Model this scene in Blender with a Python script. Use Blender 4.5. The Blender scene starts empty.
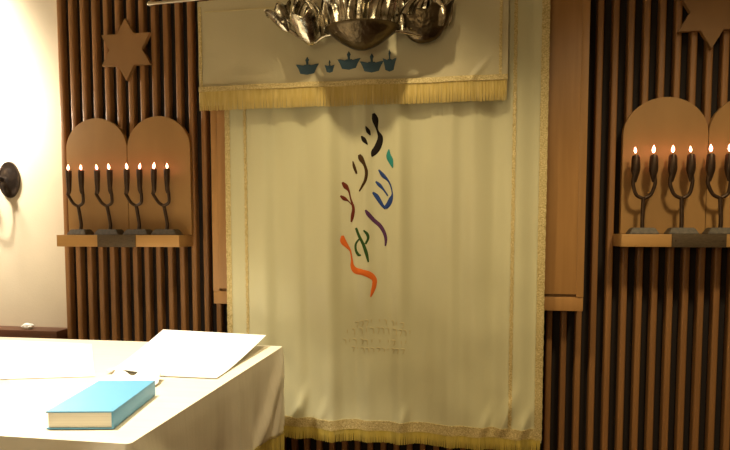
import bpy, bmesh, math, random
from math import sin, cos, pi, radians as R
from mathutils import Vector, Matrix, noise
random.seed(7)
S = bpy.context.scene
COL = S.collection

# ------------------------------------------------------------------ materials
def mat(name, col, rough=0.6, metal=0.0, col2=None, nscale=(8, 8, 8), bump=0.0, bscale=60.0,
        sheen=0.0, emit=None, strength=0.0, spec=None, detail=3.0, bstretch=(1, 1, 1), coat=0.0):
    m = bpy.data.materials.new(name)
    m.use_nodes = True
    nt = m.node_tree
    b = nt.nodes['Principled BSDF']
    b.inputs['Base Color'].default_value = (*col, 1)
    b.inputs['Roughness'].default_value = rough
    b.inputs['Metallic'].default_value = metal
    if sheen: b.inputs['Sheen Weight'].default_value = sheen
    if coat: b.inputs['Coat Weight'].default_value = coat
    if spec is not None: b.inputs['Specular IOR Level'].default_value = spec
    if emit:
        b.inputs['Emission Color'].default_value = (*emit, 1)
        b.inputs['Emission Strength'].default_value = strength
    tc = nt.nodes.new('ShaderNodeTexCoord')
    if col2:
        mp = nt.nodes.new('ShaderNodeMapping'); mp.inputs['Scale'].default_value = nscale
        n = nt.nodes.new('ShaderNodeTexNoise'); n.inputs['Scale'].default_value = 1; n.inputs['Detail'].default_value = detail
        r = nt.nodes.new('ShaderNodeValToRGB')
        r.color_ramp.elements[0].color = (*col, 1); r.color_ramp.elements[0].position = .3
        r.color_ramp.elements[1].color = (*col2, 1); r.color_ramp.elements[1].position = .7
        nt.links.new(tc.outputs['Object'], mp.inputs['Vector'])
        nt.links.new(mp.outputs['Vector'], n.inputs['Vector'])
        nt.links.new(n.outputs['Fac'], r.inputs['Fac'])
        nt.links.new(r.outputs['Color'], b.inputs['Base Color'])
    if bump:
        mp2 = nt.nodes.new('ShaderNodeMapping'); mp2.inputs['Scale'].default_value = bstretch
        n2 = nt.nodes.new('ShaderNodeTexNoise'); n2.inputs['Scale'].default_value = bscale; n2.inputs['Detail'].default_value = 3
        bp = nt.nodes.new('ShaderNodeBump'); bp.inputs['Strength'].default_value = bump; bp.inputs['Distance'].default_value = .004
        nt.links.new(tc.outputs['Object'], mp2.inputs['Vector'])
        nt.links.new(mp2.outputs['Vector'], n2.inputs['Vector'])
        nt.links.new(n2.outputs['Fac'], bp.inputs['Height'])
        nt.links.new(bp.outputs['Normal'], b.inputs['Normal'])
    return m

M = dict(
    slat=mat('slat wood', (.225, .102, .033), .48, col2=(.30, .14, .046), nscale=(40, 40, 1.6), bump=.15, bscale=90, bstretch=(4, 4, .2)),
    backing=mat('dark backing board', (.012, .006, .004), .85),
    plaster=mat('beige plaster', (.60, .515, .395), .8, col2=(.64, .55, .425), nscale=(5, 5, 5), bump=.12, bscale=120),
    ceiling=mat('ceiling plaster', (.45, .38, .28), .9),
    floor=mat('carpet', (.10, .055, .035), .95, bump=.4, bscale=400),
    ledge=mat('dark ledge wood', (.085, .030, .015), .45, col2=(.12, .045, .02), nscale=(2, 40, 40)),
    oak=mat('honey oak', (.33, .165, .052), .42, col2=(.41, .21, .07), nscale=(30, 30, 2.2)),
    oakx=mat('honey oak crosswise', (.38, .20, .062), .42, col2=(.46, .25, .082), nscale=(2.2, 30, 30)),
    ply=mat('birch ply board', (.30, .16, .05), .5, col2=(.37, .20, .064), nscale=(6, 20, 2.5)),
    star=mat('star board', (.225, .115, .038), .5, col2=(.275, .14, .047), nscale=(6, 20, 2.5)),
    satin=mat('cream satin', (.51, .47, .295), .40, sheen=.2, bump=.22, bscale=420, col2=(.555, .52, .315), nscale=(3, 3, .8), bstretch=(1, 1, .35)),
    valance=mat('cream valance cloth', (.47, .415, .25), .5, sheen=.25, bump=.22, bscale=380, col2=(.53, .46, .29), nscale=(4, 4, 1)),
    gold=mat('gold braid', (.40, .29, .095), .38, metal=.3, col2=(.74, .61, .32), nscale=(170, 170, 240), bump=.9, bscale=260),
    fringe=mat('gold fringe', (.58, .44, .14), .5, metal=.1, col2=(.70, .56, .24), nscale=(90, 90, 8)),
    fringe_deep=mat('deep gold fringe', (.50, .38, .075), .5, metal=.1, col2=(.62, .49, .13), nscale=(90, 90, 8)),
    silver_shade=mat('shade-darkened silver', (.055, .04, .022), .32, metal=1.0, col2=(.13, .095, .055), nscale=(16, 16, 16), bump=.7, bscale=55),  # darker copy of the silver, shade under the bowls put into its colour
    tan=mat('tan thread', (.55, .46, .25), .55, metal=.1),
    linen=mat('ivory tablecloth fabric', (.74, .67, .53), .45, sheen=.1, col2=(.79, .72, .58), nscale=(3, 70, 3), bump=.10, bscale=150, coat=.05),
    paper=mat('white paper', (.86, .85, .82), .7),
    tissue=mat('white tissue', (.88, .87, .84), .8),
    blue=mat('light blue bookcloth', (.12, .36, .60), .5, bump=.15, bscale=500),
    pages=mat('page block', (.86, .82, .72), .8, col2=(.72, .68, .58), nscale=(2, 2, 420)),
    bronze=mat('dark bronze', (.045, .026, .016), .42, metal=.65, col2=(.075, .042, .024), nscale=(40, 40, 40), bump=.2, bscale=120),
    plaque=mat('dark bronze plaque', (.075, .05, .028), .5, metal=.4, col2=(.11, .075, .04), nscale=(60, 60, 200), bump=.3, bscale=160),
    slate=mat('dark stone foot', (.06, .045, .03), .6, col2=(.11, .085, .055), nscale=(90, 90, 90)),
    silver=mat('tarnished silver', (.10, .08, .05), .2, metal=1.0, col2=(.85, .78, .62), nscale=(22, 22, 22), bump=.6, bscale=45),
    chrome=mat('steel rod', (.52, .46, .36), .3, metal=1.0),
    iron=mat('dark iron', (.045, .034, .03), .25, metal=.8, col2=(.08, .06, .05), nscale=(50, 50, 50)),
    candle=mat('ivory candle sleeve', (.8, .72, .55), .5),
    bulb=mat('lit bulb', (1, .9, .7), .3, emit=(1, .80, .52), strength=30),
    flame=mat('flame', (1, .5, .3), .5, emit=(1.0, .33, .20), strength=15),
    t_black=mat('black thread', (.012, .008, .006), .7, spec=.12),
    t_brown=mat('brown thread', (.055, .026, .008), .7, spec=.12),
    t_red=mat('dark red thread', (.13, .022, .010), .7, spec=.12),
    t_teal=mat('teal thread', (.03, .22, .19), .7, spec=.12),
    t_blue=mat('blue thread', (.025, .055, .20), .7, spec=.12),
    t_purple=mat('purple thread', (.085, .03, .085), .7, spec=.12),
    t_green=mat('green thread', (.03, .075, .018), .7, spec=.12),
    t_orange=mat('orange thread', (.62, .13, .02), .7, spec=.12),
    t_crown=mat('steel blue thread', (.06, .105, .135), .7, spec=.12),
)

# ------------------------------------------------------------------ mesh helper
class MB:
    def __init__(s): s.v = []; s.f = []; s.mi = []
    def _add(s, vs, fs, mi=0):
        o = len(s.v); s.v += [tuple(v) for v in vs]
        s.f += [tuple(i + o for i in f) for f in fs]; s.mi += [mi] * len(fs)
        return s
    def bm(s, bm, mi=0):
        bm.verts.ensure_lookup_table()
        for i, v in enumerate(bm.verts): v.index = i
        s._add([v.co[:] for v in bm.verts], [[v.index for v in f.verts] for f in bm.faces], mi)
        bm.free(); return s
    def box(s, a, b, bev=0.0, mi=0, seg=2):
        bm = bmesh.new(); bmesh.ops.create_cube(bm, size=1)
        c = [(a[i] + b[i]) / 2 for i in range(3)]; d = [abs(b[i] - a[i]) for i in range(3)]
        for v in bm.verts: v.co = Vector([c[i] + v.co[i] * d[i] for i in range(3)])
        if bev: bmesh.ops.bevel(bm, geom=bm.edges[:], offset=bev, segments=seg, profile=.6, affect='EDGES')
        return s.bm(bm, mi)
    def tube(s, pts, rad, n=12, mi=0, cap=True):
        pts = [Vector(p) for p in pts]
        if not isinstance(rad, (list, tuple)): rad = [rad] * len(pts)
        vs = []; fs = []; up = Vector((0.013, 1, 0.017)).normalized()
        for i, p in enumerate(pts):
            t = (pts[min(i + 1, len(pts) - 1)] - pts[max(i - 1, 0)]).normalized()
            a = t.cross(up)
            if a.length < .05: a = t.cross(Vector((1, 0, 0)))
            a.normalize(); c = t.cross(a).normalized()
            for k in range(n):
                q = 2 * pi * k / n
                vs.append(p + (a * cos(q) + c * sin(q)) * rad[i])
        for i in range(len(pts) - 1):
            for k in range(n):
                fs.append((i * n + k, i * n + (k + 1) % n, (i + 1) * n + (k + 1) % n, (i + 1) * n + k))
        if cap:
            fs.append(tuple(range(n))[::-1]); fs.append(tuple(range((len(pts) - 1) * n, len(pts) * n)))
        return s._add(vs, fs, mi)
    def lathe(s, prof, n=24, c=(0, 0, 0), mi=0, mtx=None, sx=1.0, sy=1.0):
        vs = []; fs = []
        for r, z in prof:
            for k in range(n):
                q = 2 * pi * k / n
                p = Vector((r * cos(q) * sx, r * sin(q) * sy, z))
                if mtx: p = mtx @ p
                vs.append(p + Vector(c))
        m = len(prof)
        for i in range(m - 1):
            for k in range(n):
                fs.append((i * n + k, i * n + (k + 1) % n, (i + 1) * n + (k + 1) % n, (i + 1) * n + k))
        if prof[0][0] > 1e-5: fs.append(tuple(range(n))[::-1])
        if prof[-1][0] > 1e-5: fs.append(tuple(range((m - 1) * n, m * n)))
        return s._add(vs, fs, mi)
    def prism(s, poly, y0, y1, bev=0.0, mi=0):
        # poly in (x, z), extruded along y from y0 (front) to y1 (back)
        bm = bmesh.new()
        vs = [bm.verts.new((x, y0, z)) for x, z in poly]
        f = bm.faces.new(vs)
        r = bmesh.ops.extrude_face_region(bm, geom=[f])
        for v in r['geom']:
            if isinstance(v, bmesh.types.BMVert): v.co.y = y1
        bmesh.ops.recalc_face_normals(bm, faces=bm.faces[:])
        if bev:
            ed = [e for e in bm.edges if abs(e.verts[0].co.y - y0) < 1e-6 and abs(e.verts[1].co.y - y0) < 1e-6]
            bmesh.ops.bevel(bm, geom=ed, offset=bev, segments=2, affect='EDGES')
        return s.bm(bm, mi)
    def sheet(s, fn, nu, nv, th, mi=0):
        # closed slab from surface fn(u, v) thickened along its normal
        P = [[Vector(fn(i / nu, j / nv)) for i in range(nu + 1)] for j in range(nv + 1)]
        front = []; back = []
        for j in range(nv + 1):
            for i in range(nu + 1):
                du = P[j][min(i + 1, nu)] - P[j][max(i - 1, 0)]
                dv = P[min(j + 1, nv)][i] - P[max(j - 1, 0)][i]
                nn = du.cross(dv)
                nn = nn.normalized() if nn.length > 1e-12 else Vector((0, 0, 1))
                front.append(P[j][i]); back.append(P[j][i] - nn * th)
        N = (nu + 1) * (nv + 1); fs = []
        ix = lambda i, j: j * (nu + 1) + i
        for j in range(nv):
            for i in range(nu):
                fs.append((ix(i, j), ix(i + 1, j), ix(i + 1, j + 1), ix(i, j + 1)))
                fs.append((N + ix(i, j + 1), N + ix(i + 1, j + 1), N + ix(i + 1, j), N + ix(i, j)))
        rim = [ix(i, 0) for i in range(nu + 1)] + [ix(nu, j) for j in range(1, nv + 1)] + \
              [ix(i, nv) for i in range(nu - 1, -1, -1)] + [ix(0, j) for j in range(nv - 1, 0, -1)]
        for a, b in zip(rim, rim[1:] + rim[:1]): fs.append((b, a, N + a, N + b))
        return s._add(front + back, fs, mi)
    def build(s, name, m, parent=None, smooth=True, label=None):
        me = bpy.data.meshes.new(name); me.from_pydata(s.v, [], s.f); 
        ms = m if isinstance(m, (list, tuple)) else [m]
        for x in ms: me.materials.append(M[x])
        me.polygons.foreach_set('material_index', s.mi)
        bm = bmesh.new(); bm.from_mesh(me); bmesh.ops.recalc_face_normals(bm, faces=bm.faces[:]); bm.to_mesh(me); bm.free()
        if smooth:
            me.polygons.foreach_set('use_smooth', [True] * len(me.polygons))
            me.set_sharp_from_angle(angle=R(38))
        me.update()
        o = bpy.data.objects.new(name, me); COL.objects.link(o)
        if parent: o.parent = parent
        if label: o['label'] = label
        return o

def tag(o, label, cat, group=None):
    o['label'] = label; o['category'] = cat
    if group: o['group'] = group
    return o
def thing(name, label, cat, loc=(0, 0, 0), group=None):
    o = bpy.data.objects.new(name, None); COL.objects.link(o); o.location = loc; o.empty_display_size = .05
    return tag(o, label, cat, group)
def struct(o): o['kind'] = 'structure'; return o
def dup(root, loc):
    r = root.copy(); COL.objects.link(r); r.location = loc
    for ch in list(root.children):
        c = ch.copy(); COL.objects.link(c); c.parent = r
        for g in list(ch.children):
            d = g.copy(); COL.objects.link(d); d.parent = c
    return r
def spline(pts, n):
    # Catmull-Rom through tuples of any length
    out = []; P = [pts[0]] + list(pts) + [pts[-1]]
    for i in range(1, len(P) - 2):
        for k in range(n):
            t = k / n; q = []
            for a, b, c, d in zip(P[i - 1], P[i], P[i + 1], P[i + 2]):
                q.append(.5 * (2 * b + (c - a) * t + (2 * a - 5 * b + 4 * c - d) * t * t + (3 * b - a - 3 * c + d) * t ** 3))
            out.append(tuple(q))
    out.append(tuple(pts[-1])); return out

# ------------------------------------------------------------------ setting
CEIL = 3.25
struct(MB().box((-4.2, -5.2, -.1), (2.8, .25, 0)).build('floor', 'floor', smooth=False))
struct(MB().box((-4.2, -5.2, CEIL), (2.8, .25, CEIL + .1)).build('ceiling', 'ceiling', smooth=False))
struct(MB().box((-4.2, .045, 0), (-1.93, .20, CEIL)).build('wall_left', 'plaster', smooth=False))
struct(MB().box((2.7, -5.2, 0), (2.8, .045, CEIL)).build('wall_right', 'plaster', smooth=False))
struct(MB().box((-4.2, -5.2, 0), (-4.1, .045, CEIL)).build('wall_far_left', 'plaster', smooth=False))
struct(MB().box((-4.1, -5.2, 0), (2.7, -5.1, CEIL)).build('wall_front', 'plaster', smooth=False))
b = MB().box((-1.935, .042, 0), (2.7, .06, CEIL), mi=1)
for k in range(77):
    x = -1.935 + k * .0602
    b.box((x, .0, 0), (x + .0255, .043, CEIL), bev=.008, seg=3)
struct(b.build('wall_back', ['slat', 'backing']))
struct(MB().box((-4.1, -.065, .955), (-1.942, .046, 1.012), bev=.006).build('trim_1', 'ledge'))

# ------------------------------------------------------------------ ark cabinet behind the curtain
ark = thing('ark_cabinet', 'honey oak ark cabinet on the slatted wall behind the cream curtain', 'cabinet', (-.3185, 0, 1.167))
b = MB().box((-.8015, -.078, 0), (.8015, -.001, 1.45))
b.box((-.8015, -.10, .0), (.8015, -.078, .058), bev=.003)
b.box((.7725, -.103, .058), (.8015, -.078, 1.45), bev=.0008); b.box((-.8015, -.103, .058), (-.7725, -.078, 1.45), bev=.0008)
b.build('carcass', 'oak', ark)
for sx in (-1, 1):
    xs = sorted((sx * .004, sx * .7723))
    d = MB().box((xs[0], -.103, .070), (xs[1], -.079, 1.44), bev=.0008).build('door', 'oak', ark)
    h = sx * .05
    MB().tube([(h, -.103, .60), (h, -.125, .60), (h, -.125, .72), (h, -.103, .72)], .005).build('handle', 'bronze', d)
MB().box((-.70, -.150, 1.27), (.632, -.10, 1.29), bev=.004).build('curtain_rail', 'oak', ark)

# ------------------------------------------------------------------ curtain
CX0, CX1, CZ0, CZ1 = -1.024, .319, .598, 2.458
def cy(x, z):
    u = (x - CX0) / (CX1 - CX0)
    t = max(0, min(1, (CZ1 - z) / (CZ1 - CZ0)))
    a = .008 + .012 * t
    w = sin(u * 31 + .7 * sin(z * 1.1)) * .45 + (abs(sin(u * 27 + 1.3 + .4 * z)) ** 3) * -.7 + sin(u * 13.0 + .4) * .45 + .2 + .22 * sin(u * 66 + 2 * sin(u * 9) + .5 * z) + .12 * sin(u * 118 + .8 * z)
    y = -.174 + a * w
    # pinches at the bottom right hem
    for px, pz, dx, dz, h in ((.165, .72, .022, .10, .012), (.245, .70, .02, .07, .010), (.09, .70, .018, .06, .007), (-.25, .70, .02, .06, .006), (-.70, .72, .02, .09, .008), (-.60, .70, .018, .07, .006)):
        xx = x - px - (z - pz) * .35
        y -= 1.7 * h * math.exp(-(xx / dx) ** 2 - ((z - pz) / dz) ** 2)
    y += .006 * noise.noise(Vector((x * 9, z * 6, 0))) * t
    return y
cur = thing('ark_curtain', 'tall cream satin curtain with a column of coloured Hebrew letters', 'curtain', (0, 0, 0))
MB().sheet(lambda u, v: (CX0 + u * (CX1 - CX0), cy(CX0 + u * (CX1 - CX0), CZ0 + .03 + v * (CZ1 - CZ0 - .03)), CZ0 + .03 + v * (CZ1 - CZ0 - .03)), 150, 110, .004).build('cloth', 'satin', cur)
def band(fn, x0, x1, z0, z1, nu, nv, off, th, wob=0):
    return MB().sheet(lambda u, v: (x0 + u * (x1 - x0) + wob * sin(v * 260), fn(x0 + u * (x1 - x0), z0 + v * (z1 - z0)) - off, z0 + v * (z1 - z0)), nu, nv, th)
band(cy, -.942, -.930, .675, 2.30, 2, 220, .0035, .003, .0012).build('gold_trim', 'gold', cur)
band(cy, .184, .197, .675, 2.455, 2, 240, .0035, .003, .0012).build('gold_trim', 'gold', cur)
band(cy, CX1 - .029, CX1 + .001, .64, 2.455, 3, 240, .0035, .003, .0008).build('gold_trim', 'gold', cur)
band(cy, CX0 - .001, CX0 + .019, .64, 2.30, 3, 220, .0035, .003, .0008).build('gold_trim', 'gold', cur)
band(cy, CX0, CX1, .645, .688, 150, 4, .0036, .003).build('gold_trim', 'gold', cur)
def fringe(fn, x0, x1, ztop, zbot, pitch, off, seed):
    rnd = random.Random(seed); b = MB(); n = int((x1 - x0) / pitch)
    for k in range(n):
        xa = x0 + k * pitch; xb = xa + pitch * .94; xm = (xa + xb) / 2
        y = fn(xm, ztop) - off; zb = zbot + rnd.uniform(-.0015, .002); sway = rnd.uniform(-.0012, .0012)
        vs = []
        for z, w, yo in ((ztop, 1, 0), (ztop * .5 + zb * .5, 1.05, -.001), (zb, .7, 0)):
            s_ = sway * (ztop - z) / (ztop - zbot)
            vs += [(xm - pitch * .5 * w + s_, y + yo, z), (xm + s_, y + yo - .0032, z), (xm + pitch * .5 * w + s_, y + yo, z), (xm + s_, y + yo + .0025, z)]
        fs = [(0, 1, 2, 3), (11, 10, 9, 8)]
        for i in (0, 4):
            for q in range(4): fs.append((i + q, i + (q + 1) % 4, i + 4 + (q + 1) % 4, i + 4 + q))
        b._add(vs, fs)
    return b
fringe(cy, CX0, CX1, .650, .594, .0048, .001, 3).build('fringe', 'fringe_deep', cur, smooth=False)

# embroidered letters: strokes of (x, z, half width)
LET = [
 ('t_black', 'black embroidered letter shin', [[(-.377,1.981,.0062),(-.369,1.955,.0133),(-.361,1.914,.0041),(-.348,1.881,.0113),(-.358,1.845,.0144),(-.375,1.82,.0123),(-.383,1.804,.0021)],[(-.408,1.928,.0021),(-.398,1.909,.0082),(-.389,1.892,.0021)],[(-.426,1.889,.0031),(-.415,1.873,.0092),(-.4,1.854,.0021)]]),
 ('t_brown', 'brown embroidered letter mem', [[(-.436,1.813,.0062),(-.428,1.797,.0113),(-.413,1.771,.0062),(-.405,1.742,.0066),(-.409,1.709,.0062),(-.422,1.684,.0051),(-.436,1.662,.0031)],[(-.464,1.787,.0021),(-.458,1.764,.0062),(-.447,1.735,.0041)]]),
 ('t_red', 'dark red embroidered letter ayin', [[(-.508,1.7,.0041),(-.494,1.683,.0103),(-.481,1.664,.0041),(-.473,1.631,.0031),(-.462,1.593,.0062),(-.466,1.559,.0072),(-.471,1.534,.0031)],[(-.516,1.644,.0031),(-.501,1.633,.0082),(-.483,1.622,.0025),(-.469,1.606,.0021)]]),
 ('t_teal', 'teal embroidered letter yod', [[(-.312,1.833,.0021),(-.313,1.807,.0103),(-.304,1.786,.0113),(-.295,1.757,.0021)]]),
 ('t_blue', 'blue embroidered letter shin', [[(-.354,1.75,.0031),(-.337,1.727,.0082),(-.316,1.706,.0041),(-.304,1.683,.0031),(-.297,1.65,.0031),(-.303,1.629,.0092),(-.312,1.609,.0103),(-.326,1.592,.0082)],[(-.367,1.702,.0031),(-.352,1.688,.0072),(-.333,1.667,.0037),(-.316,1.642,.0031)],[(-.379,1.657,.0041),(-.364,1.642,.0092),(-.35,1.621,.0082),(-.337,1.601,.0062),(-.324,1.59,.0062)]]),
 ('t_purple', 'purple embroidered letter resh', [[(-.409,1.584,.0031),(-.398,1.568,.0082),(-.375,1.542,.0082),(-.349,1.519,.0082),(-.332,1.492,.0072),(-.324,1.463,.0062),(-.326,1.434,.0031)]]),
 ('t_green', 'green embroidered letter alef', [[(-.451,1.509,.0051),(-.437,1.475,.0062),(-.419,1.442,.0066),(-.405,1.404,.0072),(-.396,1.366,.0031)],[(-.417,1.499,.0031),(-.402,1.484,.0062),(-.398,1.465,.0051),(-.409,1.442,.0041)],[(-.437,1.463,.0031),(-.452,1.442,.0045),(-.452,1.416,.0051),(-.441,1.397,.0062),(-.428,1.395,.0021)]]),
 ('t_orange', 'orange embroidered letter lamed', [[(-.507,1.477,.0051),(-.505,1.454,.0123),(-.49,1.433,.0082),(-.477,1.416,.0041),(-.473,1.403,.0031),(-.469,1.374,.0041),(-.467,1.348,.0082),(-.452,1.329,.0133),(-.422,1.323,.0123),(-.392,1.313,.0133),(-.372,1.294,.0103),(-.372,1.269,.0092),(-.379,1.243,.0072),(-.387,1.22,.0025)]]),
]
def stroke(b, pts, fn, h=.0026, n=7, base=.0006):
    P = spline(pts, n); L = []
    for i, (x, z, w) in enumerate(P):
        a = Vector(P[max(i - 1, 0)][:2]); c = Vector(P[min(i + 1, len(P) - 1)][:2]); t = (c - a).normalized()
        nx, nz = -t.y, t.x; w = max(w, .001)
        row = []
        for k, hh in ((-1, 0), (-.6, .75), (0, 1), (.6, .75), (1, 0)):
            X = x + nx * w * k; Z = z + nz * w * k
            row.append((X, fn(X, Z) - base - h * hh, Z))
        for k in (1, -1):
            X = x + nx * w * k; Z = z + nz * w * k
            row.append((X, fn(X, Z) + .002, Z))
        L.append(row)
    vs = [p for r in L for p in r]; fs = []
    for i in range(len(L) - 1):
        for k in range(7):
            fs.append((i * 7 + k, i * 7 + (k + 1) % 7, (i + 1) * 7 + (k + 1) % 7, (i + 1) * 7 + k))
    fs.append(tuple(range(7))); fs.append(tuple(range((len(L) - 1) * 7, len(L) * 7))[::-1])
    b._add(vs, fs)
for m, lab, st in LET:
    b = MB()
    for s_ in st: stroke(b, s_, cy)
    b.build('embroidered_letter', m, cur, label=lab)
# worn tone on tone dedication stitched below, too faint to read
rnd = random.Random(11); b = MB()
def row(x0, x1, z, h, arch):
    x = x0
    while x < x1:
        w = rnd.uniform(.012, .018); zz = z + arch * (1 - ((x - (x0 + x1) / 2) / ((x1 - x0) / 2)) ** 2)
        k = rnd.random()
        if k < .5: stroke(b, [(x + w * .8, zz, .0016), (x + w * .75, zz + h * .8, .0022), (x, zz + h, .0018)], cy, .002, 3)
        elif k < .8: stroke(b, [(x, zz + h, .0018), (x + w * .9, zz + h * .9, .0022), (x + w * .5, zz, .0016)], cy, .002, 3)
        else: stroke(b, [(x + w * .4, zz + h * .4, .0016), (x + w * .4, zz + h, .002)], cy, .002, 3)
        x += w + rnd.uniform(.005, .009) + (.012 if rnd.random() < .2 else 0)
for a in ((-.455, -.25, 1.088, .022, .016), (-.495, -.215, 1.052, .026, .012), (-.505, -.23, 1.018, .020, .0), (-.47, -.24, .985, .018, 0)):
    b = MB(); row(*a); b.build('embroidered_line', 'tan', cur, label='faint tan embroidered line')

# ------------------------------------------------------------------ rod and valance
rod = thing('curtain_rod', 'thin steel rod along the top of the valance', 'rod', (-1.343, -.2, 2.470))
MB().tube([(.012, 0, 0), (1.60, 0, .045)], .0065, 16).build('pole', 'chrome', rod)
MB().lathe([(0, -.012), (.006, -.011), (.0105, -.004), (.0105, .004), (.007, .012), (.0065, .02)], 16, mtx=Matrix.Rotation(R(90), 4, 'Y')).build('finial', 'chrome', rod)
for xo in (.31, 1.40):
    MB().tube([(xo, .0, xo * .0283 + .003), (xo, .03, xo * .0283 + .035), (xo, .0995, xo * .0283 + .035)], .005).build('bracket', 'chrome', rod)
VX0, VX1, VZ0, VZ1 = -1.124, .160, 2.008, 2.462
def vy(x, z):
    u = (x - VX0) / (VX1 - VX0); t = max(0, min(1, (VZ1 - z) / (VZ1 - VZ0)))
    w = sin(u * 19 + .6) * .5 + sin(u * 41 + 2) * .22 + sin(u * 9 + 1.2) * .5
    y = -.208 + (.001 + .0075 * t) * w
    y += .010 * t * noise.noise(Vector((x * 7 + 3, z * 8, 2)))
    xx = x - .05 - (z - 2.13) * .8
    y -= .007 * math.exp(-(xx / .015) ** 2 - ((z - 2.12) / .05) ** 2)
    return y
val = thing('valance', 'short gold-fringed valance with five little blue crowns above the curtain', 'valance', (0, 0, 0))
topz = lambda x: VZ1 + (x + 1.12) * .026
def vp(u, v):
    x = VX0 + u * (VX1 - VX0); z = 2.03 + v * (topz(x) - 2.03); return (x, vy(x, z), z)
MB().sheet(vp, 150, 50, .004).build('cloth', 'valance', val)
band(vy, VX0, VX1, 2.088, 2.108, 160, 3, .0085, .0075).build('gold_braid', 'gold', val)
band(vy, .126, .137, 2.10, 2.46, 2, 60, .0035, .003, .001).build('gold_trim', 'gold', val)
band(vy, VX0 + .004, VX0 + .016, 2.10, 2.44, 2, 60, .0035, .003, .001).build('gold_trim', 'gold', val)
band(vy, VX0 + .03, VX1 - .06, 2.415, 2.420, 140, 2, .0028, .003).build('seam', 'tan', val)
fringe(vy, VX0, VX1, 2.092, 2.008, .0058, .0035, 5).build('fringe', 'fringe', val, smooth=False)
def crown(cx, cz, sx, sz):
    shp = [(-.5,.14),(-.39,-.10),(-.30,-.38),(0,-.46),(.30,-.38),(.39,-.10),(.5,.14),(.25,-.02),(.12,.10),(.05,.10),(.045,.28),(.085,.36),(0,.54),(-.085,.36),(-.045,.28),(-.05,.10),(-.12,.10),(-.25,-.02)]
    b = MB(); n = len(shp); vs = [(cx, vy(cx, cz) - .0042, cz)]
    ring = [(cx + a * sx, cz + c * sz) for a, c in shp]; inn = [(cx + a * sx * .75, cz + c * sz * .8) for a, c in shp]
    vs += [(x, vy(x, z) - .0036, z) for x, z in inn] + [(x, vy(x, z) - .0006, z) for x, z in ring] + [(x, vy(x, z) + .002, z) for x, z in ring]
    fs = []
    for k in range(n):
        q = (k + 1) % n
        fs += [(0, 1 + k, 1 + q), (1 + k, 1 + n + k, 1 + n + q, 1 + q), (1 + n + k, 1 + 2 * n + k, 1 + 2 * n + q, 1 + n + q)]
    fs.append(tuple(range(1 + 2 * n, 1 + 3 * n)))
    b._add(vs, fs); b.build('embroidered_crown', 't_crown', val)
for cx, cz, sx, sz in ((-.646, 2.172, .098, .074), (-.553, 2.168, .042, .052), (-.472, 2.186, .098, .074), (-.378, 2.172, .098, .078), (-.306, 2.180, .056, .09)): crown(cx, cz, sx, sz)

# ------------------------------------------------------------------ silver hanging lamp
lamp = thing('hanging_lamp', 'ornate tarnished silver hanging lamp with bowls and curled leaves before the valance', 'lamp', (-.396, -.335, 2.19))
def bowl_prof(r, h, t=.004, e=.85):
    o = [(r * (i / 10) ** e, h * (i / 10) ** 1.45) for i in range(11)]
    return o + [(r + .007, h + .002), (r + .007, h + .005), (r - t, h + .004)] + [(max(x - t, 0), z + t) for x, z in o[::-1]][1:]
MB().lathe(bowl_prof(.140, .078), 40, sy=.72).build('bowl', 'silver_shade', lamp, label='shade-darkened silver centre bowl')
def leaf(c, h, w, lean, ang, curl, cup=.35, twist=0, n=12):
    # an upright hammered leaf rising from c, leaning towards ang
    def fn(u, v):
        s = (u - .5) * 2; wv = w * (sin(pi * min(1, v * .80 + .16)) ** .8)
        x = s * wv; z = h * v; y = cup * wv * s * s - lean * v ** 1.5 - curl * v ** 4 + .004 * cos(s * 9)
        z -= abs(curl) * .5 * v ** 5
        q = ang + twist * v
        return (c[0] + x * cos(q) - y * sin(q), c[1] + x * sin(q) + y * cos(q), c[2] + z)
    return MB().sheet(fn, n, 16, .003)
for a, h, w, ln, cu, c, tw in (
        (-.9, .17, .036, .06, .03, (-.095, -.045, .055), .5), (-.35, .19, .034, .03, .04, (-.055, -.065, .055), -.6), (.3, .18, .040, .04, .02, (-.010, -.070, .055), .5),
        (.1, .22, .030, .01, .05, (.025, -.045, .055), -.5), (.75, .18, .036, .05, .02, (.060, -.055, .055), .6), (1.2, .17, .034, .05, .03, (.100, -.03, .055), -.5),
        (2.6, .18, .04, .03, .02, (.05, .045, .055), 0), (3.7, .18, .04, .03, .02, (-.05, .045, .055), 0), (-2.1, .18, .036, .04, .03, (-.10, .02, .055), 0)):
    leaf(c, h, w, ln, a, cu, .5, tw).build('leaf', 'silver', lamp)
MB().lathe([(0, .045), (.03, .045), (.034, .06), (.034, .15), (.03, .165), (.012, .17), (0, .17)], 20).build('oil_cup', 'silver', lamp)
def side_bowl(c, r, h, ty, tx, sy=.85, lobes=0, rnd=0):
    mt = Matrix.Translation(c) @ Matrix.Rotation(R(ty), 4, 'Y') @ Matrix.Rotation(R(tx), 4, 'X')
    b = MB(); b.lathe(bowl_prof(r, h, .004, .58 if rnd else .85), 36, mtx=mt, sy=sy)
    if lobes:
        inv = mt.inverted(); nv = []
        for v in b.v:
            p = inv @ Vector(v); q = math.atan2(p.y, p.x); k = 1 + .07 * cos(lobes * q) * min(1, p.z / h * 1.5)
            nv.append(tuple(mt @ Vector((p.x * k, p.y * k, p.z + .10 * p.z * cos(lobes * q)))))
        b.v = nv
    return b
side_bowl((-.212, .05, .040), .068, .112, -10, 14, .9, 6).build('side_bowl', 'silver', lamp)
side_bowl((.252, .064, .036), .112, .11, -13, 4, .50, 7, 1).build('side_bowl', 'silver_shade', lamp, label='shade-darkened silver right bowl')
side_bowl((-.308, .055, .10), .050, .095, -24, 6, .8, 5).build('side_bowl', 'silver', lamp)
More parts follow.
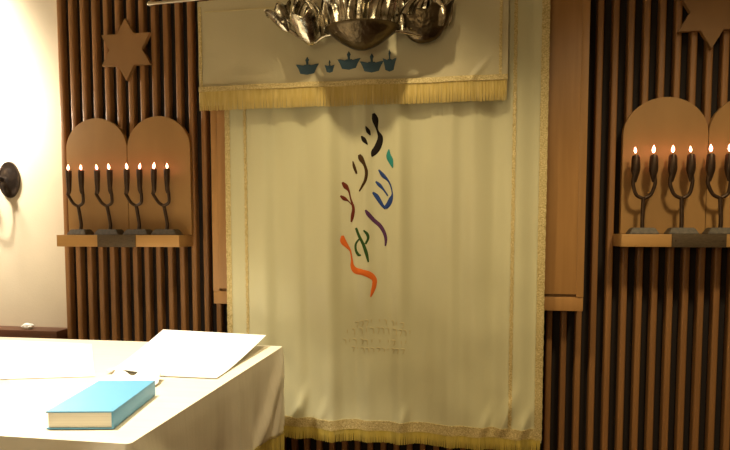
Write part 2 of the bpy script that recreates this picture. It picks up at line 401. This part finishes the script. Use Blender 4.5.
for a, h, w, ln, cu, c, tw in (
        (.5, .15, .030, .02, .03, (-0.235, 0.03, 0.08), .7), (-.4, .15, .028, .03, .03, (-0.195, 0.025, 0.08), -.6), (-1.3, .15, .032, .05, .02, (-0.17, 0.04, 0.07), .6),
        (.3, .20, .036, .02, .03, (-.130, .02, .08), .6), (-.3, .19, .034, .02, .03, (.135, .02, .08), -.6), (.1, .16, .036, .0, .03, (.31, .065, .10), .3), (.0, .20, .036, .0, .03, (.19, .05, .08), .4), (-.1, .18, .036, .0, .03, (-.26, .06, .09), .4),
        (.2, .13, .036, .03, .02, (0.225, 0.025, 0.075), .5), (-.5, .14, .034, .02, .02, (0.285, 0.03, 0.085), -.5), (.9, .14, .03, .05, .02, (0.155, 0.03, 0.07), .5)):
    leaf(c, h, w, ln, a, cu, .5, tw).build('leaf', 'silver', lamp)
MB().tube(spline([(-.305, .055, .112), (-.27, .055, .085), (-.205, .05, .053), (-.14, .01, .068), (0, 0, .075), (.14, .01, .068), (.25, .05, .052)], 6), .007, 10).build('arm', 'silver', lamp)
MB().tube([(0, 0, .165), (0, 0, CEIL - 2.19)], .005, 10).build('hanging_rod', 'silver', lamp)
MB().lathe([(.05, CEIL - 2.19 - .001), (.048, CEIL - 2.19 - .012), (.012, CEIL - 2.19 - .03), (.005, CEIL - 2.19 - .03)], 20).build('ceiling_rose', 'silver', lamp)

# ------------------------------------------------------------------ stars, tablets, shelves
def star_poly(cx, cz, ro):
    ri = ro / math.sqrt(3)
    return [((ro if k % 2 == 0 else ri) * sin(k * pi / 6) + cx, (ro if k % 2 == 0 else ri) * cos(k * pi / 6) + cz) for k in range(12)]
def star(loc, ro, lab):
    o = MB().prism(star_poly(0, 0, ro), -.022, -.0005, bev=.0015).build('wooden_star', 'star', smooth=False)
    o.location = loc; tag(o, lab, 'star', 'wooden stars on the slatted wall')
star((-1.569, 0, 2.341), .143, 'plain wooden six-pointed star above the left candlesticks')
star((.964, 0, 2.368), .146, 'plain wooden six-pointed star above the right candlesticks')
def tablets(x0, x1, z0, zs, loc_label):
    t = thing('commandment_tablets', loc_label, 'wall panel', ((x0 + x1) / 2, 0, z0), 'twin tablet boards')
    w = (x1 - x0) / 4
    for s in (-1, 1):
        cx = s * w; r = w - .001
        poly = [(cx - r, 0), (cx + r, 0)] + [(cx + r * cos(a), zs - z0 - r * .93 + r * .93 * sin(a)) for a in [i * pi / 28 for i in range(29)]]
        MB().prism(poly, -.026, -.0005, bev=.0015).build('tablet', 'ply', t)
tablets(-1.889, -1.255, 1.479, 2.029, 'twin round-topped wooden tablet board behind the left candlesticks')
tablets(.637, 1.29, 1.485, 2.038, 'twin round-topped wooden tablet board behind the right candlesticks')
def shelf(x0, x1, z0, z1, p0, p1, lab):
    t = thing('wall_shelf', lab, 'shelf', ((x0 + x1) / 2, 0, z0), 'candlestick shelves'); c = (x0 + x1) / 2
    MB().box((x0 - c, -.14, 0), (x1 - c, -.0005, z1 - z0), bev=.002).build('board', 'oakx', t)
    pl = MB().box((p0 - c, -.147, -.001), (p1 - c, -.1395, z1 - z0 + .001), bev=.001).build('plaque', 'plaque', t, label='dark bronze plaque')
    for q in (p0 - c + .012, p1 - c - .012):
        MB().lathe([(0, .0015), (.002, .0012), (.0032, 0)], 10, c=(q, -.147, (z1 - z0) / 2), mtx=Matrix.Rotation(R(90), 4, 'X')).build('screw', 'bronze', pl)
shelf(-1.870, -1.262, 1.424, 1.478, -1.659, -1.472, 'honey wood wall shelf holding four candlesticks left of the curtain')
shelf(.615, 1.345, 1.434, 1.484, .802, .998, 'honey wood wall shelf holding candlesticks right of the curtain')

# ------------------------------------------------------------------ candlesticks
def candlestick(lean, base_w, h, spread, lab, loc, grp, knob):
    # h: height of the flame centre above the shelf; lean: sideways drift of the top
    t = thing('candlestick', lab, 'candlestick', loc, grp)
    bw = base_w / 2; fz = .026
    bm = bmesh.new(); bmesh.ops.create_cube(bm, size=1)
    for v in bm.verts:
        k = 1 if v.co.z < 0 else .72
        v.co = Vector((v.co.x * 2 * bw * k, v.co.y * .075 * k, (v.co.z + .5) * fz))
    bmesh.ops.bevel(bm, geom=bm.edges[:], offset=.003, segments=2, affect='EDGES')
    MB().bm(bm).build('base', 'slate', t)
    hs = h * .43
    st = MB().tube(spline([(0, 0, fz - .002), (-.1 * lean, 0, hs * .4), (lean * .5, 0, hs)], 5), [.0095] + [.008] * 9 + [.009], 12)
    st.build('stem', 'bronze', t)
    for s in (-1, 1):
        tx = lean + s * spread / 2; zc = h * (.66 if knob else .60)
        x0 = lean * .5
        pts = spline([(x0, 0, hs - .006), (x0 + s * spread * .40, 0, hs + .010), (tx + s * .007, 0, hs + .05), (tx + s * .006, 0, zc), (tx, 0, h * .78)], 6)
        br = MB().tube(pts, .0072, 12).build('branch', 'bronze', t)
        ct = h - (.029 if knob else .024)
        if knob: prof = [(.004, zc - .02), (.010, zc), (.0165, zc + .024), (.0175, zc + .036), (.0155, ct - .008), (.012, ct), (.0085, ct), (.0075, ct - .006), (0, ct - .006)]
        else: prof = [(.004, zc - .005), (.0095, zc + .01), (.0135, ct - .03), (.014, ct), (.0095, ct), (.0085, ct - .006), (0, ct - .006)]
        MB().lathe(prof, 16, c=(tx, 0, 0)).build('candle_cup', 'bronze', br)
        fl = random.uniform(.62, .84); dx = random.uniform(-.003, .003)
        f = MB(); lift = .010 if knob else .004; tl = random.uniform(-.16, .16)
        MB().tube([(tx, 0, ct - .008), (tx + dx, 0, ct + lift + .002)], .0013, 8).build('wick', 't_black', br)
        P = [(0, -.004), (.0045, .0), (.0078, .008), (.0082, .014), (.0062, .023), (.003, .031), (0, .037)]
        f.lathe([(r * fl, z * fl) for r, z in P], 14, c=(tx + dx, 0, ct + lift), mtx=Matrix.Rotation(tl, 4, 'Y')); f.build('flame', 'flame', br)
    return t
w = ['leftmost', 'second', 'third', 'rightmost']
for i, x in enumerate((-1.786, -1.636, -1.490, -1.351)):
    candlestick(-.022 - .004 * (i % 2), .105 if i == 0 else .13, .325, .064, '%s of four lit two-branch bronze candlesticks on the left shelf' % w[i], (x, -.08, 1.478), 'candlesticks on the left shelf', False)
for i, (x, l) in enumerate(((.708, .002), (.855, -.006), (.999, -.01))):
    candlestick(l, .115, .345, .068, ('lit two-branch bronze candlestick nearest the curtain on the right shelf', 'middle lit two-branch bronze candlestick on the right shelf, over the plaque', 'lit two-branch bronze candlestick cut by the right edge of the photo')[i], (x, -.08, 1.484), 'candlesticks on the right shelf', True)

# ------------------------------------------------------------------ table, cloth
TX0, TX1, TY0, TY1, TZ = -2.42, -.728, -1.462, -.338, 1.024
tb = thing('reading_table', 'wooden reading table under the ivory cloth, only a leg showing', 'table', ((TX0 + TX1) / 2, (TY0 + TY1) / 2, 0))
hx, hy = (TX1 - TX0) / 2, (TY1 - TY0) / 2
MB().box((-hx, -hy, TZ - .035), (hx, hy, TZ), bev=.006).build('tabletop', 'oakx', tb)
MB().box((-hx + .03, -hy + .03, TZ - .14), (hx - .03, hy - .03, TZ - .036), bev=.003).build('apron', 'oakx', tb)
for sx in (-1, 1):
    for sy in (-1, 1):
        MB().box((sx * (hx - .012) - sx * .085, sy * (hy - .012), 0), (sx * (hx - .012), sy * (hy - .012) - sy * .085, TZ - .036), bev=.005).build('leg', 'oak', tb)
b = MB()
# cloth: top then skirt, swept round the rounded rectangle
cr = .012
per = []
def arc(cx, cy_, a0, n=10):
    return [(cx + cr * cos(a0 + k * pi / 2 / n), cy_ + cr * sin(a0 + k * pi / 2 / n), cos(a0 + k * pi / 2 / n), sin(a0 + k * pi / 2 / n)) for k in range(n + 1)]
def edge(p, q, n):
    return [(p[0] + (q[0] - p[0]) * k / n, p[1] + (q[1] - p[1]) * k / n, p[2], p[3]) for k in range(1, n)]
x0, x1, y0, y1 = TX0 - .004, TX1 + .004, TY0 - .004, TY1 + .004
cs = [arc(x1 - cr, y1 - cr, 0), arc(x0 + cr, y1 - cr, pi / 2), arc(x0 + cr, y0 + cr, pi), arc(x1 - cr, y0 + cr, 1.5 * pi)]
for i in range(4):
    per += cs[i]; nx = cs[(i + 1) % 4]
    per += edge(cs[i][-1], nx[0], 60 if i % 2 == 0 else 70)
NP = len(per); NR = 22
cx, cyy = (x0 + x1) / 2, (y0 + y1) / 2
vs = []; fs = []
top_rows = [.0, .35, .7, .93, .985]
def topz_(x, y): return TZ + .004 + .0012 * noise.noise(Vector((x * 5, y * 5, 1)))
for k, q in enumerate(top_rows):
    for (x, y, nx_, ny_) in per:
        X = cx + (x - cx) * q; Y = cyy + (y - cyy) * q
        vs.append((X, Y, topz_(X, Y)))
def corner_k(x, y):
    d = min(math.hypot(x - a, y - c) for a in (x0, x1) for c in (y0, y1)); return math.exp(-(d / .16) ** 2)
for r in range(NR + 1):
    t = r / NR
    for i, (x, y, nx_, ny_) in enumerate(per):
        ck = corner_k(x, y)
        drop = .295 + .035 * ck + .006 * sin((x + y) * 14)
        s_ = x * 1.0 - y * 1.0 if abs(nx_) > .5 else x + y
        amp = t ** 1.2
        out = .003 * min(1, t * 8) + .006 * t * ck + amp * (.010 * sin(s_ * 17) + .006 * sin(s_ * 39 + 1) + .012 * max(0, noise.noise(Vector((x * 6, y * 6, t * 1.5)))))
        # a diagonal pulled fold running down from each corner
        dc = min(abs(y - y1), abs(y - y0)) if abs(nx_) > .5 else min(abs(x - x0), abs(x - x1))
        out += (.022 if abs(nx_) > .5 else .008) * math.exp(-((dc - .03 - .30 * t) / .045) ** 2) * min(1, t * 3)
        out += .014 * math.exp(-((dc - .02 - .14 * t) / .025) ** 2) * min(1, t * 3)
        # pressed crease across the long side
        if abs(nx_) > .5: out += .007 * math.exp(-((y + .86) / .018) ** 2) * min(1, t * 2)
        z = TZ + .004 - .008 * (1 - math.exp(-t * 18)) - drop * t
        vs.append((x + nx_ * out, y + ny_ * out, z))
NRW = len(top_rows) + NR + 1
for r in range(NRW - 1):
    for i in range(NP):
        j = (i + 1) % NP
        fs.append((r * NP + i, r * NP + j, (r + 1) * NP + j, (r + 1) * NP + i))
cl = MB(); cl._add(vs, fs)
tc = cl.build('tablecloth', 'linen')
tag(tc, 'ivory tablecloth draped over the reading table at lower left', 'tablecloth')
rnd = random.Random(23); b = MB(); last = vs[-NP:]
for i in range(NP):
    p = Vector(last[i]); q = Vector(last[(i + 1) % NP]); d = q - p; nn = max(1, int(d.length / .0055))
    o2 = Vector((d.y, -d.x, 0)).normalized() if d.length > 1e-6 else Vector((1, 0, 0))
    if d.length < .004 and i % 2: continue
    for k in range(nn):
        c0 = p + d * ((k + .5) / nn); dr = d.normalized() * .0027; dz = Vector((rnd.uniform(-.002, .002), rnd.uniform(-.002, .002), -.085 + rnd.uniform(-.003, .003)))
        up = Vector((0, 0, .008)); tp = c0 + up
        a = [tp - dr, tp - o2 * .0022, tp + dr, tp + o2 * .0022]
        b._add(a + [v_ + dz - up for v_ in a], [(0, 1, 2, 3), (7, 6, 5, 4)] + [(m, (m + 1) % 4, 4 + (m + 1) % 4, 4 + m) for m in range(4)])
b.build('fringe', 'fringe_deep', tc, smooth=False, label='gold fringe')
md = tc.modifiers.new('thick', 'SOLIDIFY'); md.thickness = .0016; md.offset = 1
TOP = TZ + .0075

# ------------------------------------------------------------------ book
ang = math.atan2(-1.064 + 1.364, -.892 + .822)   # long edge of the book
bk = thing('hardcover_book', 'light blue hardcover book lying closed on the ivory tablecloth', 'book', (-.915, -1.258, TOP))
bk.rotation_euler = (0, 0, R(10))
L_, W_, H_ = .292, .158, .043
MB().box((-W_ / 2, -L_ / 2, 0), (W_ / 2, L_ / 2, .0035), bev=.0008).build('cover_board', 'blue', bk)
MB().box((-W_ / 2, -L_ / 2, H_ - .0035), (W_ / 2, L_ / 2, H_), bev=.0008).build('cover_board', 'blue', bk)
MB().box((W_ / 2 - .0045, -L_ / 2, .002), (W_ / 2 + .0005, L_ / 2, H_ - .002), bev=.0012).build('spine', 'blue', bk)
MB().box((-W_ / 2 + .004, -L_ / 2 + .0035, .0034), (W_ / 2 - .004, L_ / 2 - .0035, H_ - .0034)).build('page_block', 'pages', bk, label='cream page block')

# ------------------------------------------------------------------ papers
def quad(nl, nr, fl, fr, zf, nu=24, nv=30, th=.0008):
    def fn(u, v):
        x = (nl[0] * (1 - u) + nr[0] * u) * (1 - v) + (fl[0] * (1 - u) + fr[0] * u) * v
        y = (nl[1] * (1 - u) + nr[1] * u) * (1 - v) + (fl[1] * (1 - u) + fr[1] * u) * v
        return (x, y, zf(u, v))
    return MB().sheet(fn, nu, nv, th)
def zsheet(u, v):
    z = TOP + .0035 + .050 * max(0, v - .12) ** 1.25 * (1 + .25 * (1 - u))
    z += .014 * math.exp(-(v / .10) ** 2) * math.exp(-((u - .15) / .22) ** 2)
    return z
o = quad((-1.150, -.892), (-.768, -.892), (-1.231, -.36), (-.785, -.36), zsheet, th=.0025).build('paper_sheet', 'paper')
tag(o, 'large white paper with its far edge curling up beside the curtain', 'paper')
o = quad((-1.56, -1.05), (-1.165, -.93), (-1.97, -.41), (-1.505, -.44), lambda u, v: TOP + .0015 + .0015 * sin(u * 3) * v, th=.0008).build('paper_sheet', 'paper')
tag(o, 'white paper lying flat on the cloth left of the curled sheet', 'paper')
# crumpled tissue behind the book
def ts(u, v):
    x = -1.105 + .185 * u + .01 * sin(v * 5); y = -1.045 + .11 * v + .012 * sin(u * 9)
    e = min(u, 1 - u, v, 1 - v)
    z = TOP + .0042 + min(1, e * 5) * (.024 + .014 * noise.noise(Vector((u * 6, v * 4, 3))) + .008 * sin(u * 12 + v * 6)) + .02 * math.exp(-((u - .98) / .10) ** 2 - ((v - .8) / .3) ** 2)
    return (x, y, max(z, TOP + .0032))
o = MB().sheet(ts, 40, 20, .0006).build('tissue', 'tissue')
tag(o, 'crumpled white tissue on the cloth just behind the blue book', 'tissue')
# scrap on the ledge
def sc(u, v):
    a = 2 * pi * u; p = pi * v
    r = .020 * (1 + .28 * noise.noise(Vector((cos(a) * sin(p) * 2.3, sin(a) * sin(p) * 2.3, cos(p) * 2.3 + 5))))
    return r * sin(p) * cos(a) * 1.5, r * sin(p) * sin(a), r * cos(p) * .75
b = MB(); n, m_ = 20, 12
b.v = [sc(i / n, j / m_) for j in range(m_ + 1) for i in range(n)]
b.f = [(j * n + i, j * n + (i + 1) % n, (j + 1) * n + (i + 1) % n, (j + 1) * n + i) for j in range(m_) for i in range(n)]; b.mi = [0] * len(b.f)
o = b.build('paper_scrap', 'tissue', smooth=False); o.location = (-2.125, -.03, 1.0265)
tag(o, 'small crumpled white scrap on the dark wooden ledge at left', 'paper')

# ------------------------------------------------------------------ sconce on the white wall
sc_ = thing('wall_sconce', 'dark iron wall sconce on the white wall at the left edge', 'sconce', (-2.255, .045, 1.752))
rx = Matrix.Rotation(R(90), 4, 'X')
MB().lathe([(0, .022), (.018, .021), (.034, .013), (.047, .010), (.052, .013), (.056, .012), (.0575, .006), (.0575, .0)], 40, mtx=Matrix.Diagonal((1, 1, 1.58, 1)) @ rx).build('wall_plate', 'iron', sc_)
MB().lathe([(0, .075), (.012, .072), (.019, .06), (.019, .04), (.012, .028), (.012, .015)], 20, c=(-.028, 0, 0), mtx=rx).build('knob', 'iron', sc_)
arm = MB().tube(spline([(-.028, -.05, -.012), (-.045, -.075, -.055), (-.085, -.10, -.085), (-.14, -.11, -.06), (-.165, -.11, .0), (-.165, -.11, .05)], 8), .005, 12).build('arm', 'iron', sc_)
cup = MB().lathe([(.004, .045), (.02, .05), (.03, .062), (.028, .064), (.012, .056), (0, .056)], 20, c=(-.165, -.11, 0)).build('drip_pan', 'iron', sc_)
MB().lathe([(.010, .056), (.010, .14), (.007, .143), (0, .143)], 16, c=(-.165, -.11, 0)).build('candle_sleeve', 'candle', sc_)
MB().lathe([(.005, .142), (.009, .15), (.015, .17), (.0155, .185), (.011, .205), (.004, .222), (0, .227)], 16, c=(-.165, -.11, 0)).build('bulb', 'bulb', sc_, label='lit candle bulb')

# ------------------------------------------------------------------ lights
def spot(name, loc, tgt, power, size, blend, col, rad=.05):
    l = bpy.data.lights.new(name, 'SPOT'); l.energy = power; l.spot_size = R(size); l.spot_blend = blend; l.color = col; l.shadow_soft_size = rad
    o = bpy.data.objects.new(name, l); COL.objects.link(o); o.location = loc
    o.rotation_euler = (Vector(tgt) - Vector(loc)).to_track_quat('-Z', 'Y').to_euler()
def point(name, loc, power, col, rad=.05):
    l = bpy.data.lights.new(name, 'POINT'); l.energy = power; l.color = col; l.shadow_soft_size = rad
    o = bpy.data.objects.new(name, l); COL.objects.link(o); o.location = loc
WARM = (1, .81, .47); WARM2 = (1, .90, .70)
spot('downlight_ark', (-.34, -1.08, 3.2), (-.34, -.62, 1.0), 116, 74, .7, WARM, .05)
spot('downlight_table', (-1.35, -1.35, 3.2), (-1.30, -1.15, 1.0), 440, 62, .6, WARM2, .06)
spot('downlight_right', (1.05, -1.5, 3.2), (.95, -.36, .8), 165, 77, .9, WARM, .14)
spot('downlight_left', (-2.85, -.72, 3.2), (-2.85, .0, 2.5), 640, 80, .75, WARM2, .08)
point('sconce_glow', (-2.42, -.12, 2.12), 27, WARM2, .03)
point('room_fill', (-.6, -3.4, 1.8), 42, WARM, .3)  # added frontal fill with no visible source, lifts the lower curtain

w = bpy.data.worlds.new('World'); S.world = w; w.use_nodes = True
w.node_tree.nodes['Background'].inputs['Color'].default_value = (.30, .22, .13, 1)
w.node_tree.nodes['Background'].inputs['Strength'].default_value = .1

# ------------------------------------------------------------------ camera
c = bpy.data.cameras.new('camera'); co = bpy.data.objects.new('camera', c); COL.objects.link(co)
c.sensor_width = 36; c.lens = 600 / 730 * 36; c.shift_y = 45 / 730; c.clip_start = .02
co.location = (0, -2.66, 1.5); co.rotation_euler = (R(90 - 3.8), 0, R(9.4))
S.camera = co
S.view_settings.view_transform = 'Standard'; S.view_settings.look = 'None'; S.view_settings.gamma = 1
S.view_settings.use_curve_mapping = False; S.view_settings.exposure = 0
